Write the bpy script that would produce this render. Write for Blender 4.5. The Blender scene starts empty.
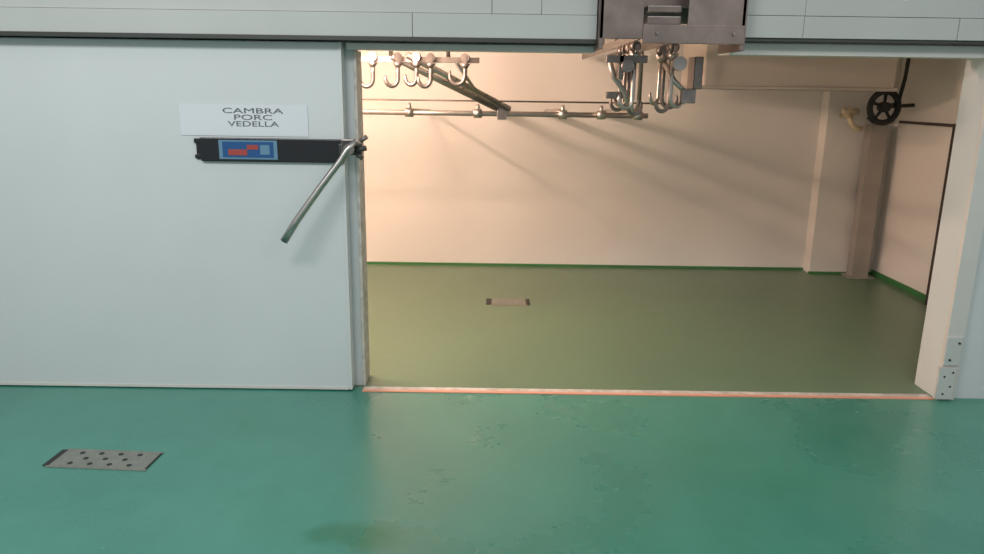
import bpy, bmesh, math, random
from mathutils import Matrix, Vector
random.seed(4)
scn=bpy.context.scene
scn.view_settings.view_transform='Standard'
scn.view_settings.look='None'

# ---------------------------------------------------------------- materials
def mat(name,col,rough=.5,metal=0.,noise=0.,nscale=3.,col2=None,bump=0.,bscale=40.,emit=None,estr=0.,spec=.5,rvar=0.,stain=None):
    m=bpy.data.materials.new(name); m.use_nodes=True
    nt=m.node_tree; b=nt.nodes['Principled BSDF']
    b.inputs['Base Color'].default_value=(*col,1); b.inputs['Roughness'].default_value=rough
    b.inputs['Metallic'].default_value=metal; b.inputs['Specular IOR Level'].default_value=spec
    tc=nt.nodes.new('ShaderNodeTexCoord')
    if col2 is not None:
        n=nt.nodes.new('ShaderNodeTexNoise'); n.inputs['Scale'].default_value=nscale
        n.inputs['Detail'].default_value=5; n.inputs['Roughness'].default_value=.6
        nt.links.new(tc.outputs['Object'],n.inputs['Vector'])
        r=nt.nodes.new('ShaderNodeValToRGB')
        r.color_ramp.elements[0].position=.5-noise; r.color_ramp.elements[1].position=.5+noise
        r.color_ramp.elements[0].color=(*col,1); r.color_ramp.elements[1].color=(*col2,1)
        nt.links.new(n.outputs['Fac'],r.inputs['Fac'])
        out=r.outputs['Color']
        if stain:
            # general faint wear
            n3=nt.nodes.new('ShaderNodeTexNoise'); n3.inputs['Scale'].default_value=1.3; n3.inputs['Detail'].default_value=3; n3.inputs['Distortion'].default_value=.2
            nt.links.new(tc.outputs['Object'],n3.inputs['Vector'])
            mr3=nt.nodes.new('ShaderNodeMapRange'); mr3.inputs['From Min'].default_value=.55; mr3.inputs['From Max'].default_value=.78
            mr3.inputs['To Max'].default_value=.5
            nt.links.new(n3.outputs['Fac'],mr3.inputs['Value'])
            # old spill mark on the floor (floor object coordinates)
            sub=nt.nodes.new('ShaderNodeVectorMath'); sub.operation='SUBTRACT'; sub.inputs[1].default_value=(-.52,1.80,.1)
            nt.links.new(tc.outputs['Object'],sub.inputs[0])
            mul=nt.nodes.new('ShaderNodeVectorMath'); mul.operation='MULTIPLY'; mul.inputs[1].default_value=(1,2.2,1)
            nt.links.new(sub.outputs[0],mul.inputs[0])
            ln=nt.nodes.new('ShaderNodeVectorMath'); ln.operation='LENGTH'; nt.links.new(mul.outputs[0],ln.inputs[0])
            n4=nt.nodes.new('ShaderNodeTexNoise'); n4.inputs['Scale'].default_value=7; n4.inputs['Detail'].default_value=4
            nt.links.new(tc.outputs['Object'],n4.inputs['Vector'])
            ad=nt.nodes.new('ShaderNodeMath'); ad.operation='MULTIPLY_ADD'; ad.inputs[1].default_value=.28
            nt.links.new(n4.outputs['Fac'],ad.inputs[0]); nt.links.new(ln.outputs['Value'],ad.inputs[2])
            mr4=nt.nodes.new('ShaderNodeMapRange'); mr4.inputs['From Min'].default_value=.38; mr4.inputs['From Max'].default_value=.26
            mr4.inputs['To Max'].default_value=.75
            nt.links.new(ad.outputs[0],mr4.inputs['Value'])
            mxm=nt.nodes.new('ShaderNodeMath'); mxm.operation='MAXIMUM'
            nt.links.new(mr3.outputs['Result'],mxm.inputs[0]); nt.links.new(mr4.outputs['Result'],mxm.inputs[1])
            mx=nt.nodes.new('ShaderNodeMix'); mx.data_type='RGBA'
            nt.links.new(mxm.outputs[0],mx.inputs[0]); nt.links.new(out,mx.inputs[6]); mx.inputs[7].default_value=(*stain,1)
            out=mx.outputs[2]
        nt.links.new(out,b.inputs['Base Color'])
        if rvar>0:
            mr=nt.nodes.new('ShaderNodeMapRange'); mr.inputs['From Min'].default_value=.3; mr.inputs['From Max'].default_value=.7
            mr.inputs['To Min'].default_value=rough-rvar; mr.inputs['To Max'].default_value=rough+rvar
            nt.links.new(n.outputs['Fac'],mr.inputs['Value']); nt.links.new(mr.outputs['Result'],b.inputs['Roughness'])
    if bump>0:
        n2=nt.nodes.new('ShaderNodeTexNoise'); n2.inputs['Scale'].default_value=bscale; n2.inputs['Detail'].default_value=3
        nt.links.new(tc.outputs['Object'],n2.inputs['Vector'])
        bp=nt.nodes.new('ShaderNodeBump'); bp.inputs['Strength'].default_value=bump; bp.inputs['Distance'].default_value=.01
        nt.links.new(n2.outputs['Fac'],bp.inputs['Height']); nt.links.new(bp.outputs['Normal'],b.inputs['Normal'])
    if emit: 
        b.inputs['Emission Color'].default_value=(*emit,1); b.inputs['Emission Strength'].default_value=estr
    return m
M_floor_out=mat('epoxy_teal',(.028,.20,.145),.29,col2=(.065,.28,.21),noise=.22,nscale=1.3,bump=.08,bscale=25,rvar=.06,spec=1.0,stain=(.012,.16,.075))
M_floor_in=mat('epoxy_olive',(.10,.175,.10),.34,col2=(.14,.22,.13),noise=.25,nscale=1.3,bump=.1,bscale=25,rvar=.06)
M_panel=mat('panel_white',(.60,.625,.625),.45,col2=(.66,.685,.685),noise=.3,nscale=1.2)
M_fascia=mat('fascia_grey',(.44,.45,.43),.5,col2=(.51,.52,.50),noise=.3,nscale=1.5)
M_fascia2=mat('fascia_white',(.54,.545,.52),.5,col2=(.60,.605,.58),noise=.3,nscale=1.5)
M_wall_in=mat('cold_room_wall',(.77,.73,.69),.55,col2=(.82,.78,.74),noise=.3,nscale=.8)
M_frame=mat('frame_cream',(.62,.59,.55),.4,col2=(.70,.67,.63),noise=.3,nscale=4)
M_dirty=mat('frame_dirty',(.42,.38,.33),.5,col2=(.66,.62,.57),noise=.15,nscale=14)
M_dark=mat('dark_rubber',(.02,.02,.02),.6)
M_rail=mat('dark_rail',(.07,.07,.065),.45,metal=.5)
M_steel=mat('stainless',(.55,.52,.49),.32,metal=1.,col2=(.42,.39,.36),noise=.25,nscale=12)
M_steel_d=mat('worn_steel',(.20,.175,.16),.40,metal=.9,col2=(.32,.28,.26),noise=.2,nscale=20)
M_bracket=mat('bracket_steel',(.15,.115,.10),.4,metal=.6,col2=(.29,.225,.20),noise=.25,nscale=6)
M_galv=mat('galvanised',(.48,.45,.42),.4,metal=.8,col2=(.38,.35,.33),noise=.2,nscale=10)
M_black=mat('black_plastic',(.012,.013,.016),.25)
M_paper=mat('paper',(.68,.70,.74),.7)
M_ink=mat('ink',(.12,.13,.15),.7)
M_blue=mat('label_blue',(.015,.085,.24),.35)
M_red=mat('label_red',(.38,.06,.05),.35)
M_label=mat('label_pale',(.13,.25,.36),.35)
M_green=mat('skirting_green',(.05,.20,.06),.45)
M_orange=mat('threshold_salmon',(.72,.33,.22),.4)
M_evap=mat('evaporator_panel',(.46,.41,.36),.5,col2=(.52,.47,.41),noise=.3,nscale=2)
M_column=mat('column_grey',(.38,.35,.32),.4,metal=.4,col2=(.46,.42,.39),noise=.2,nscale=6)
M_brass=mat('brass',(.70,.58,.40),.4,metal=.3)
M_drain=mat('drain_steel',(.20,.21,.185),.5,metal=.3,col2=(.28,.28,.245),noise=.2,nscale=20)
M_drain_in=mat('drain_rust',(.50,.26,.17),.5,metal=.2)
M_lamp=mat('lamp_glass',(.9,.8,.7),.4,emit=(1,.8,.62),estr=4)
M_brown=mat('brown_post',(.045,.028,.022),.5)

# ---------------------------------------------------------------- builder
class B:
    def __init__(s): s.bm=bmesh.new(); s.mats=[]
    def mi(s,m):
        if m not in s.mats: s.mats.append(m)
        return s.mats.index(m)
    def box(s,x0,x1,y0,y1,z0,z1,m,bev=0.):
        r=bmesh.ops.create_cube(s.bm,size=1)
        vs=r['verts']
        for v in vs:
            v.co=Vector(((x0+x1)/2+v.co.x*(x1-x0),(y0+y1)/2+v.co.y*(y1-y0),(z0+z1)/2+v.co.z*(z1-z0)))
        fs={f for v in vs for f in v.link_faces}
        if bev>0:
            es={e for f in fs for e in f.edges}
            rr=bmesh.ops.bevel(s.bm,geom=list(es),offset=bev,segments=2,affect='EDGES',profile=.6)
            fs={f for f in fs if f.is_valid}|set(rr['faces'])
        i=s.mi(m)
        for f in fs: f.material_index=i
        return s
    def tube(s,pts,r,m,seg=12,cap=True,sx=1.,sy=1.):
        pts=[Vector(p) for p in pts]; n=len(pts)
        rs=r if isinstance(r,(list,tuple)) else [r]*n
        i=s.mi(m); rings=[]
        up=None
        for k in range(n):
            if k==0: t=pts[1]-pts[0]
            elif k==n-1: t=pts[-1]-pts[-2]
            else: t=(pts[k+1]-pts[k]).normalized()+(pts[k]-pts[k-1]).normalized()
            t.normalize()
            if up is None:
                up=Vector((0,1,0)) if abs(t.y)<.9 else Vector((0,0,1))
            up=(up-t*up.dot(t)).normalized()
            sd=t.cross(up)
            ring=[s.bm.verts.new(pts[k]+(up*math.cos(a)*sy+sd*math.sin(a)*sx)*rs[k]) for a in [2*math.pi*j/seg for j in range(seg)]]
            rings.append(ring)
        for k in range(n-1):
            for j in range(seg):
                f=s.bm.faces.new((rings[k][j],rings[k][(j+1)%seg],rings[k+1][(j+1)%seg],rings[k+1][j])); f.material_index=i; f.smooth=True
        if cap:
            for ring,fl in ((rings[0],True),(rings[-1],False)):
                f=s.bm.faces.new(ring[::-1] if fl else ring); f.material_index=i
        return s
    def cyl(s,p0,p1,r,m,r2=None,seg=16):
        return s.tube([p0,p1],[r,r if r2 is None else r2],m,seg=seg)
    def done(s,name,parent=None):
        bmesh.ops.recalc_face_normals(s.bm,faces=s.bm.faces[:])
        co=[v.co for v in s.bm.verts]
        c=Vector(((min(p.x for p in co)+max(p.x for p in co))/2,(min(p.y for p in co)+max(p.y for p in co))/2,min(p.z for p in co)))
        for v in s.bm.verts: v.co-=c
        me=bpy.data.meshes.new(name); s.bm.to_mesh(me); s.bm.free()
        for m in s.mats: me.materials.append(m)
        o=bpy.data.objects.new(name,me); bpy.context.collection.objects.link(o); o.location=c
        if parent:
            o.parent=parent; o.location=c-parent.location
        return o

# ---------------------------------------------------------------- shell
B().box(-6,6,-2.5,4.10,-.1,0,M_floor_out).done('floor')
B().box(-3.1,3.9,4.10,7.6,-.1,0,M_floor_in).done('floor_cold_room')
b=B()
YW0,YW1=4.14,4.28
b.box(-6,-.75,YW0,YW1,0,3.2,M_panel)
b.box(2.58,6,4.065,YW1,0,3.2,M_panel)
b.box(-.75,.52,YW0,YW1,1.90,3.2,M_frame)
b.box(1.22,2.58,YW0,YW1,1.90,3.2,M_frame)
b.box(.52,1.22,YW0,YW1,2.25,3.2,M_frame)
b.done('wall_front')
B().box(-3.1,3.9,7.30,7.45,0,2.75,M_wall_in).done('wall_back')
B().box(3.72,3.87,YW1,7.30,0,2.75,M_wall_in).done('wall_right')
B().box(-3.1,-2.95,YW1,7.30,0,2.75,M_wall_in).done('wall_left')
B().box(-3.1,3.9,YW1,7.45,2.75,2.85,M_wall_in).done('ceiling')
B().box(3.10,3.72,7.14,7.30,0,2.75,M_wall_in,.004).done('wall_pilaster')
B().box(-2.95,3.10,7.285,7.30,0,.022,M_green).done('baseboard_back')
B().box(3.705,3.72,YW1,7.14,0,.05,M_green).done('baseboard_right')
B().box(3.09,3.705,7.125,7.14,0,.022,M_green).done('baseboard_pilaster')

b=B()
b.box(-.78,.52,4.085,4.14,1.895,1.93,M_frame,.004)
b.box(1.22,2.58,4.075,4.14,1.895,1.955,M_frame,.004)
b.done('trim_lintel')
b=B()
b.box(2.575,2.675,4.035,4.065,0,1.955,M_frame,.004)
b.done('trim_jamb')
b=B()
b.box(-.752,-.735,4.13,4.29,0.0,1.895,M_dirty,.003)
b.done('trim_jamb_lining')
b=B()
b.box(2.57,2.662,4.022,4.036,.215,.385,M_fascia2,.004)
b.box(2.55,2.65,4.016,4.036,.012,.205,M_dirty,.004)
for (x,z) in [(2.60,.25),(2.64,.35),(2.59,.045),(2.625,.09),(2.585,.15),(2.63,.175)]:
    b.cyl((x,4.014,z),(x,4.024,z),.006,M_dark,seg=10)
b.done('jamb_kick_plate')
b=B(); b.box(-.74,2.56,4.035,4.065,0,.006,M_orange,.002); b.box(-.74,2.56,4.065,4.11,0,.004,M_dirty); b.done('threshold_strip')

# sliding door
b=B()
b.box(-4.6,-.81,4.05,4.125,.008,1.93,M_panel,.006)
b.box(-.815,-.797,4.046,4.127,.008,1.93,M_frame,.003)
b.box(-.86,-.80,4.052,4.12,.0,.01,M_dark)
b.box(-4.6,-.82,4.046,4.052,.008,.024,M_frame)
door=b.done('door_1')
paper=B().box(-1.663,-.985,4.046,4.0485,1.445,1.607,M_paper).done('paper_sign')
def text(body,x,z,h,wid,name,m,parent,y=4.0445):
    cu=bpy.data.curves.new(name,'FONT'); cu.body=body; cu.size=h*1.38; cu.align_x='CENTER'; cu.align_y='BOTTOM'
    cu.extrude=.0004
    cu.materials.append(m)
    o=bpy.data.objects.new(name,cu); bpy.context.collection.objects.link(o)
    bpy.context.view_layer.update()
    w=o.dimensions.x
    o.rotation_euler=(math.pi/2,0,0); o.scale=(wid/w,1,1)
    o.parent=parent; o.location=Vector((x,y,z))-parent.location
text('CAMBRA',-1.275,1.556,.028,.32,'text_line_1',M_ink,paper)
text('PORC',-1.275,1.522,.028,.20,'text_line_2',M_ink,paper)
text('VEDELLA',-1.275,1.488,.028,.27,'text_line_3',M_ink,paper)

b=B()
b.box(-1.56,-.80,4.028,4.05,1.31,1.435,M_black,.005)
b.box(-1.595,-1.56,4.036,4.05,1.325,1.345,M_black,.003)
b.box(-1.595,-1.56,4.036,4.05,1.405,1.43,M_black,.003)
b.box(-1.585,-1.555,4.04,4.05,1.32,1.43,M_black)
b.box(-1.46,-1.15,4.025,4.029,1.324,1.424,M_label)
b.box(-1.44,-1.17,4.023,4.026,1.334,1.416,M_blue)
b.box(-1.41,-1.31,4.0215,4.0235,1.345,1.376,M_red)
b.box(-1.31,-1.25,4.0215,4.0235,1.376,1.40,M_red)
b.box(-1.24,-1.19,4.0215,4.0235,1.35,1.40,M_label)
b.done('lock_plate',door)
b=B()
b.box(-.82,-.70,4.0,4.05,1.355,1.415,M_rail,.008)
b.box(-.80,-.73,3.975,4.0,1.365,1.44,M_steel_d,.006)
b.cyl((-.755,3.94,1.39),(-.755,4.05,1.39),.028,M_steel_d)
b.cyl((-.70,3.985,1.43),(-.665,3.985,1.455),.012,M_steel_d)
b.cyl((-.72,3.985,1.385),(-.67,3.985,1.395),.014,M_rail)
b.cyl((-.72,3.985,1.36),(-.69,3.985,1.34),.012,M_rail)
b.tube([(-.715,3.955,1.435),(-.765,3.95,1.385),(-.80,3.94,1.33),(-.90,3.92,1.20),(-1.03,3.89,1.02),(-1.10,3.88,.91)],[.014,.018,.017,.018,.020,.021],M_steel,seg=14)
b.done('lever_handle',door)

# fascia / track cover
b=B()
g=.0025
b.box(-6,-.42,3.97,4.04,1.955,2.07,M_fascia,.002)
b.box(-.42+g,.51,3.97,4.04,1.955,2.07,M_fascia,.002)
b.box(-6,-.02,3.985,4.04,2.07+g,2.5,M_fascia,.002)
b.box(-.02+g,.23,3.98,4.04,2.07+g,2.5,M_fascia,.002)
b.box(.23+g,.51,3.98,4.04,2.07+g,2.5,M_fascia2,.002)
b.box(1.25,1.55,3.97,4.04,1.975,2.08,M_fascia2,.002)
b.box(1.55+g,2.33,3.973,4.04,1.975,2.08,M_fascia,.002)
b.box(2.33+g,6,3.97,4.04,1.975,2.08,M_fascia2,.002)
b.box(1.25,1.55,3.97,4.04,2.08+g,2.5,M_fascia2,.002)
b.box(1.55+g,6,3.973,4.04,2.08+g,2.5,M_fascia2,.002)
b.box(-6,.51,4.035,4.13,1.965,2.5,M_fascia)
b.box(1.25,6,4.035,4.06,1.975,2.5,M_fascia)
b.box(-6,.512,3.965,4.12,1.936,1.955,M_rail)
b.box(1.248,6,3.985,4.06,1.960,1.975,M_rail)
b.done('track_cover')

# rail portal bracket
b=B()
b.box(.515,.535,3.90,4.27,1.905,2.5,M_bracket,.003)
b.box(.515,.73,3.90,3.915,1.955,2.5,M_bracket,.003)
b.box(.73,1.22,4.05,4.07,2.12,2.5,M_galv,.003)
b.box(.95,1.235,3.90,3.915,2.02,2.5,M_steel_d,.003)
b.box(.73,1.235,3.895,3.912,1.935,2.025,M_bracket,.003)
b.box(1.215,1.24,3.90,4.27,1.905,2.5,M_bracket,.003)
b.box(.515,1.24,4.25,4.27,2.06,2.25,M_galv)
b.box(.76,.93,3.96,4.02,2.03,2.07,M_galv,.004)
b.box(.76,.93,3.96,4.02,2.09,2.12,M_galv,.004)
for x in (.80,1.18):
    b.cyl((x,3.885,1.985),(x,3.9,1.985),.009,M_steel_d,seg=6)
b.done('rail_portal_bracket')

# ---------------------------------------------------------------- overhead rails (one system)
b=B()
b.box(.80,.815,4.29,7.2,1.985,2.035,M_steel_d,.002)
for y in (4.45,5.2,5.95,6.9):
    b.box(.79,.825,y-.03,y+.03,2.03,2.74,M_steel_d)
b.box(1.02,1.035,4.29,7.2,1.975,2.025,M_steel_d,.002)
for y in (4.6,5.9):
    b.box(1.01,1.045,y-.03,y+.03,2.02,2.74,M_steel_d)
# cross rail with added wall struts that throw shadow streaks on the back wall
b.tube([(-1.9,5.6,1.532),(1.12,5.6,1.532)],.019,M_galv)
b.tube([(-1.9,5.7,1.62),(1.4,5.7,1.62)],.006,M_steel_d)
for x in (-1.2,-.62,-.12,.5,.78,1.05):
    b.cyl((x-.03,5.6,1.532),(x+.03,5.6,1.532),.032,M_steel)
    b.cyl((x,5.6,1.545),(x,5.6,1.60),.020,M_steel,r2=.010)
b.cyl((1.05,5.6,1.55),(1.05,5.6,2.74),.016,M_steel_d)
b.cyl((-1.5,5.6,1.54),(-1.5,5.6,2.74),.016,M_steel_d)
for x,r in ((-.62,.018),(.06,.036),(.50,.030),(1.05,.034)):
    b.cyl((x,5.6,1.545),(x,7.295,1.50),r,M_galv)
b.box(.02,.09,5.57,5.63,1.49,1.60,M_steel,.004)
# inclined switch rail
A=Vector((-.66,4.95,1.90)); C=Vector((.04,5.6,1.56)); off=Vector((.10,-.02,.01))
b.tube([A,C],.021,M_steel,seg=4)
b.tube([A+off,C+off*.7],.021,M_steel,seg=4)
for k in range(1,7):
    p=A.lerp(C,k/7); b.cyl(p-Vector((.01,0,0)),p+off+Vector((.01,0,0)),.008,M_steel_d,seg=8)
b.tube([A,A+Vector((0,0,.84))],.015,M_steel_d)
b.tube([(-.25,5.0,1.87),(-.15,5.3,1.72),(.02,5.6,1.56)],.012,M_galv)
b.box(-1.3,-.10,4.99,5.005,1.865,1.90,M_steel_d,.002)
for x in (-1.1,-.3): b.cyl((x,5.0,1.90),(x,5.0,2.74),.013,M_steel_d)
# switch gear
b.box(.63,.86,4.40,4.45,1.86,1.90,M_steel_d,.004)
b.box(.70,.73,4.40,4.60,1.77,1.90,M_steel_d,.004)
b.box(.66,.79,4.55,4.60,1.66,1.70,M_steel_d,.004)
b.tube([(.66,4.5,1.88),(.69,4.5,1.78),(.76,4.52,1.70),(.80,4.54,1.60)],.016,M_galv)
b.box(1.14,1.19,4.45,4.60,1.72,1.90,M_rail,.004)
b.box(1.08,1.16,4.45,4.50,1.64,1.72,M_steel_d,.004)
b.tube([(.98,4.5,1.86),(1.04,4.48,1.76),(1.12,4.48,1.69)],.015,M_steel)
b.cyl((1.05,4.42,1.86),(1.05,4.47,1.86),.04,M_steel,seg=20)
b.cyl((.745,4.36,1.84),(.745,4.42,1.84),.035,M_steel_d,seg=20)
b.done('overhead_meat_rail')

def hook(x,y,ztop,h,w,sgn=-1,rot=0.,r=.010,m=None):
    m=m or M_steel_d
    bb=B()
    bb.cyl((0,-.018,.0),(0,.018,.0),.028,M_steel_d,seg=18)
    bb.box(-.012,.012,-.024,-.018,-.045,.01,m); bb.box(-.012,.012,.018,.024,-.045,.01,m)
    bb.cyl((0,0,-.035),(0,0,-.065),.034,m,r2=.014)
    zs=-h+w*.6
    pts=[(0,0,-.055),(0,0,-.055+(zs+.055)*.5),(0,0,zs)]
    for k in range(1,11):
        a=math.pi*1.15*k/10
        pts.append((sgn*(w/2-w/2*math.cos(a)),0,zs-w*.6*math.sin(a)))
    rs=[r]*len(pts); rs[-1]=r*.25; rs[-2]=r*.6; rs[-3]=r*.85
    bb.tube(pts,rs,m,seg=12)
    o=bb.done('meat_hook')
    base=o.location.copy()
    o.matrix_world=Matrix.Translation((x,y,ztop))@Matrix.Rotation(rot,4,'Z')@Matrix.Translation(base)
    return o
for x,h,w,rt in [(-.78,.185,.085,0),(-.62,.18,.08,.3),(-.50,.17,.075,-.2),(-.41,.18,.08,.1),(-.19,.165,.10,-.1)]:
    hook(x,4.965,1.895,h,w,-1,rt,.014)
for (x,y,h,w,s,rt) in [(.79,4.42,.34,.09,-1,.4),(.80,4.50,.36,.08,1,.9),(.79,4.58,.38,.09,1,.2),(.81,4.68,.33,.09,-1,-.5),(.80,4.78,.36,.08,-1,.1),(.80,4.95,.32,.09,1,.6),
     (1.02,4.48,.33,.09,1,.4),(1.03,4.56,.36,.08,-1,.2),(1.02,4.7,.34,.09,1,-.3),(1.03,4.86,.32,.08,-1,.7)]:
    hook(x,y,1.95,h,w,s,rt,.012,M_steel if rt>.3 else M_steel_d)

# evaporator unit
b=B()
b.box(1.62,3.10,6.0,6.75,1.75,2.35,M_evap,.012)
b.box(1.60,3.12,5.985,6.77,1.73,1.757,M_galv,.005)
for x in (1.75,2.95): b.box(x,x+.03,6.3,6.33,2.35,2.74,M_galv)
b.done('evaporator_unit')
# pulley wheel on bracket
b=B()
cx,cy,cz=3.44,6.80,1.60
pts=[(cx+math.cos(2*math.pi*k/32)*.125,cy,cz+math.sin(2*math.pi*k/32)*.135) for k in range(33)]
b.tube(pts,.026,M_dark,seg=10,cap=False)
b.cyl((cx,cy-.04,cz),(cx,cy+.04,cz),.045,M_dark)
for k in range(5):
    a=2*math.pi*k/5+.3
    b.cyl((cx,cy,cz),(cx+math.cos(a)*.12,cy,cz+math.sin(a)*.13),.014,M_dark,seg=8)
b.cyl((cx,cy+.03,cz),(3.715,cy+.03,cz+.02),.016,M_rail)
b.tube([(cx+.12,cy,cz+.04),(cx+.15,cy,cz+.25),(cx+.16,cy,cz+.5)],.016,M_dark)
b.tube([(cx,cy,cz-.135),(cx-.08,cy,cz-.13),(cx-.13,cy,cz-.09)],.015,M_dark)
b.done('pulley_wheel')
b=B()
b.cyl((3.24,7.14,1.52),(3.24,6.98,1.52),.03,M_brass)
b.tube([(3.24,7.0,1.53),(3.23,6.97,1.49),(3.25,6.96,1.44),(3.29,6.95,1.405),(3.34,6.95,1.40)],.026,M_brass)
b.cyl((3.17,7.0,1.555),(3.31,7.0,1.555),.028,M_brass)
b.cyl((3.24,7.0,1.55),(3.24,7.0,1.60),.02,M_brass)
b.done('brass_pipe_elbow')
b=B()
b.box(3.44,3.60,6.98,7.10,.012,1.44,M_column,.008)
b.box(3.40,3.64,6.94,7.12,0,.014,M_column,.004)
b.done('steel_column')
b=B()
b.box(3.64,3.715,5.98,6.08,0.0,1.49,M_brown,.005)
b.tube([(3.66,6.04,1.475),(3.60,6.80,1.475)],.012,M_brown)
b.done('guard_post')

# floor drains
def drain(cx,cy,w,d,m):
    bb=B()
    bb.box(-w/2-.012,w/2+.012,-d/2-.012,-d/2,0,.004,M_drain)
    bb.box(-w/2-.012,w/2+.012,d/2,d/2+.012,0,.004,M_drain)
    bb.box(-w/2-.03,-w/2,-d/2,d/2,0,.004,M_dark)
    bb.box(w/2,w/2+.008,-d/2,d/2,0,.004,M_dark)
    bb.box(-w/2,w/2,-d/2,d/2,0,.005,m,.001)
    return bb
bb=drain(0,0,.45,.155,M_drain)
for j,yy in enumerate((-.05,0,.05)):
    for i in range(4 if j!=1 else 3):
        xx=-.14+i*.093+(.046 if j==1 else 0)
        bb.cyl((xx,yy,.0052),(xx,yy,.0062),.012,M_dark,seg=14)
o=bb.done('floor_drain'); o.location=(-1.80,3.185,0); o.rotation_euler=(0,0,-.05)
bb=drain(0,0,.28,.17,M_drain_in)
bb.box(-.185,-.15,-.085,.085,0,.005,M_dark)
bb.box(.15,.175,-.085,.085,0,.005,M_dark)
for i in range(6): bb.box(-.12+i*.045,-.10+i*.045,-.06,.06,.005,.007,M_drain)
o=bb.done('floor_drain.001'); o.location=(.135,5.97,0)

# ---------------------------------------------------------------- lights
def point(name,loc,e,col,r):
    l=bpy.data.lights.new(name,'POINT'); l.energy=e; l.color=col; l.shadow_soft_size=r
    o=bpy.data.objects.new(name,l); bpy.context.collection.objects.link(o); o.location=loc; return o
bb=B()
bb.cyl((-.85,4.28,2.10),(-.85,4.32,2.10),.11,M_frame,seg=24)
bb.tube([(-.85,4.32,2.10),(-.85,4.36,2.10),(-.85,4.39,2.10)],[.095,.085,.04],M_lamp,seg=24)
bb.done('bulkhead_lamp')
point('lamp_light',(-.85,4.50,2.06),75,(1,.71,.55),.05)
bb=B()
bb.cyl((-2.3,5.2,2.75),(-2.3,5.2,2.71),.14,M_frame,seg=24)
bb.tube([(-2.3,5.2,2.71),(-2.3,5.2,2.68),(-2.3,5.2,2.65)],[.12,.105,.05],M_lamp,seg=24)
bb.done('ceiling_lamp')
point('lamp_light_b',(-2.3,5.2,2.56),120,(1,.66,.51),.05)
def area(name,loc,rot,sx,sy,e,col):
    l=bpy.data.lights.new(name,'AREA'); l.shape='RECTANGLE'; l.size=sx; l.size_y=sy; l.energy=e; l.color=col
    o=bpy.data.objects.new(name,l); bpy.context.collection.objects.link(o); o.location=loc; o.rotation_euler=rot; return o
area('corridor_light',(-2.0,1.0,3.6),(math.radians(35),0,0),2.5,.5,80,(.97,1,.99))
area('corridor_light_b',(2.2,.5,3.6),(math.radians(35),0,0),2.5,.5,32,(.98,1,.98))
w=bpy.data.worlds.new('world'); scn.world=w; w.use_nodes=True
bg=w.node_tree.nodes['Background']; bg.inputs[0].default_value=(.94,.98,1,1); bg.inputs[1].default_value=.50

# ---------------------------------------------------------------- camera
cd=bpy.data.cameras.new('camera'); cam=bpy.data.objects.new('camera',cd); bpy.context.collection.objects.link(cam)
cd.lens=36*750/984; cd.clip_start=.05
R=(Matrix.Rotation(math.radians(76),4,'X') @ Matrix.Rotation(math.radians(0.8),4,'Z'))
cam.matrix_world=Matrix.Translation((0,0,1.7)) @ R
scn.camera=cam
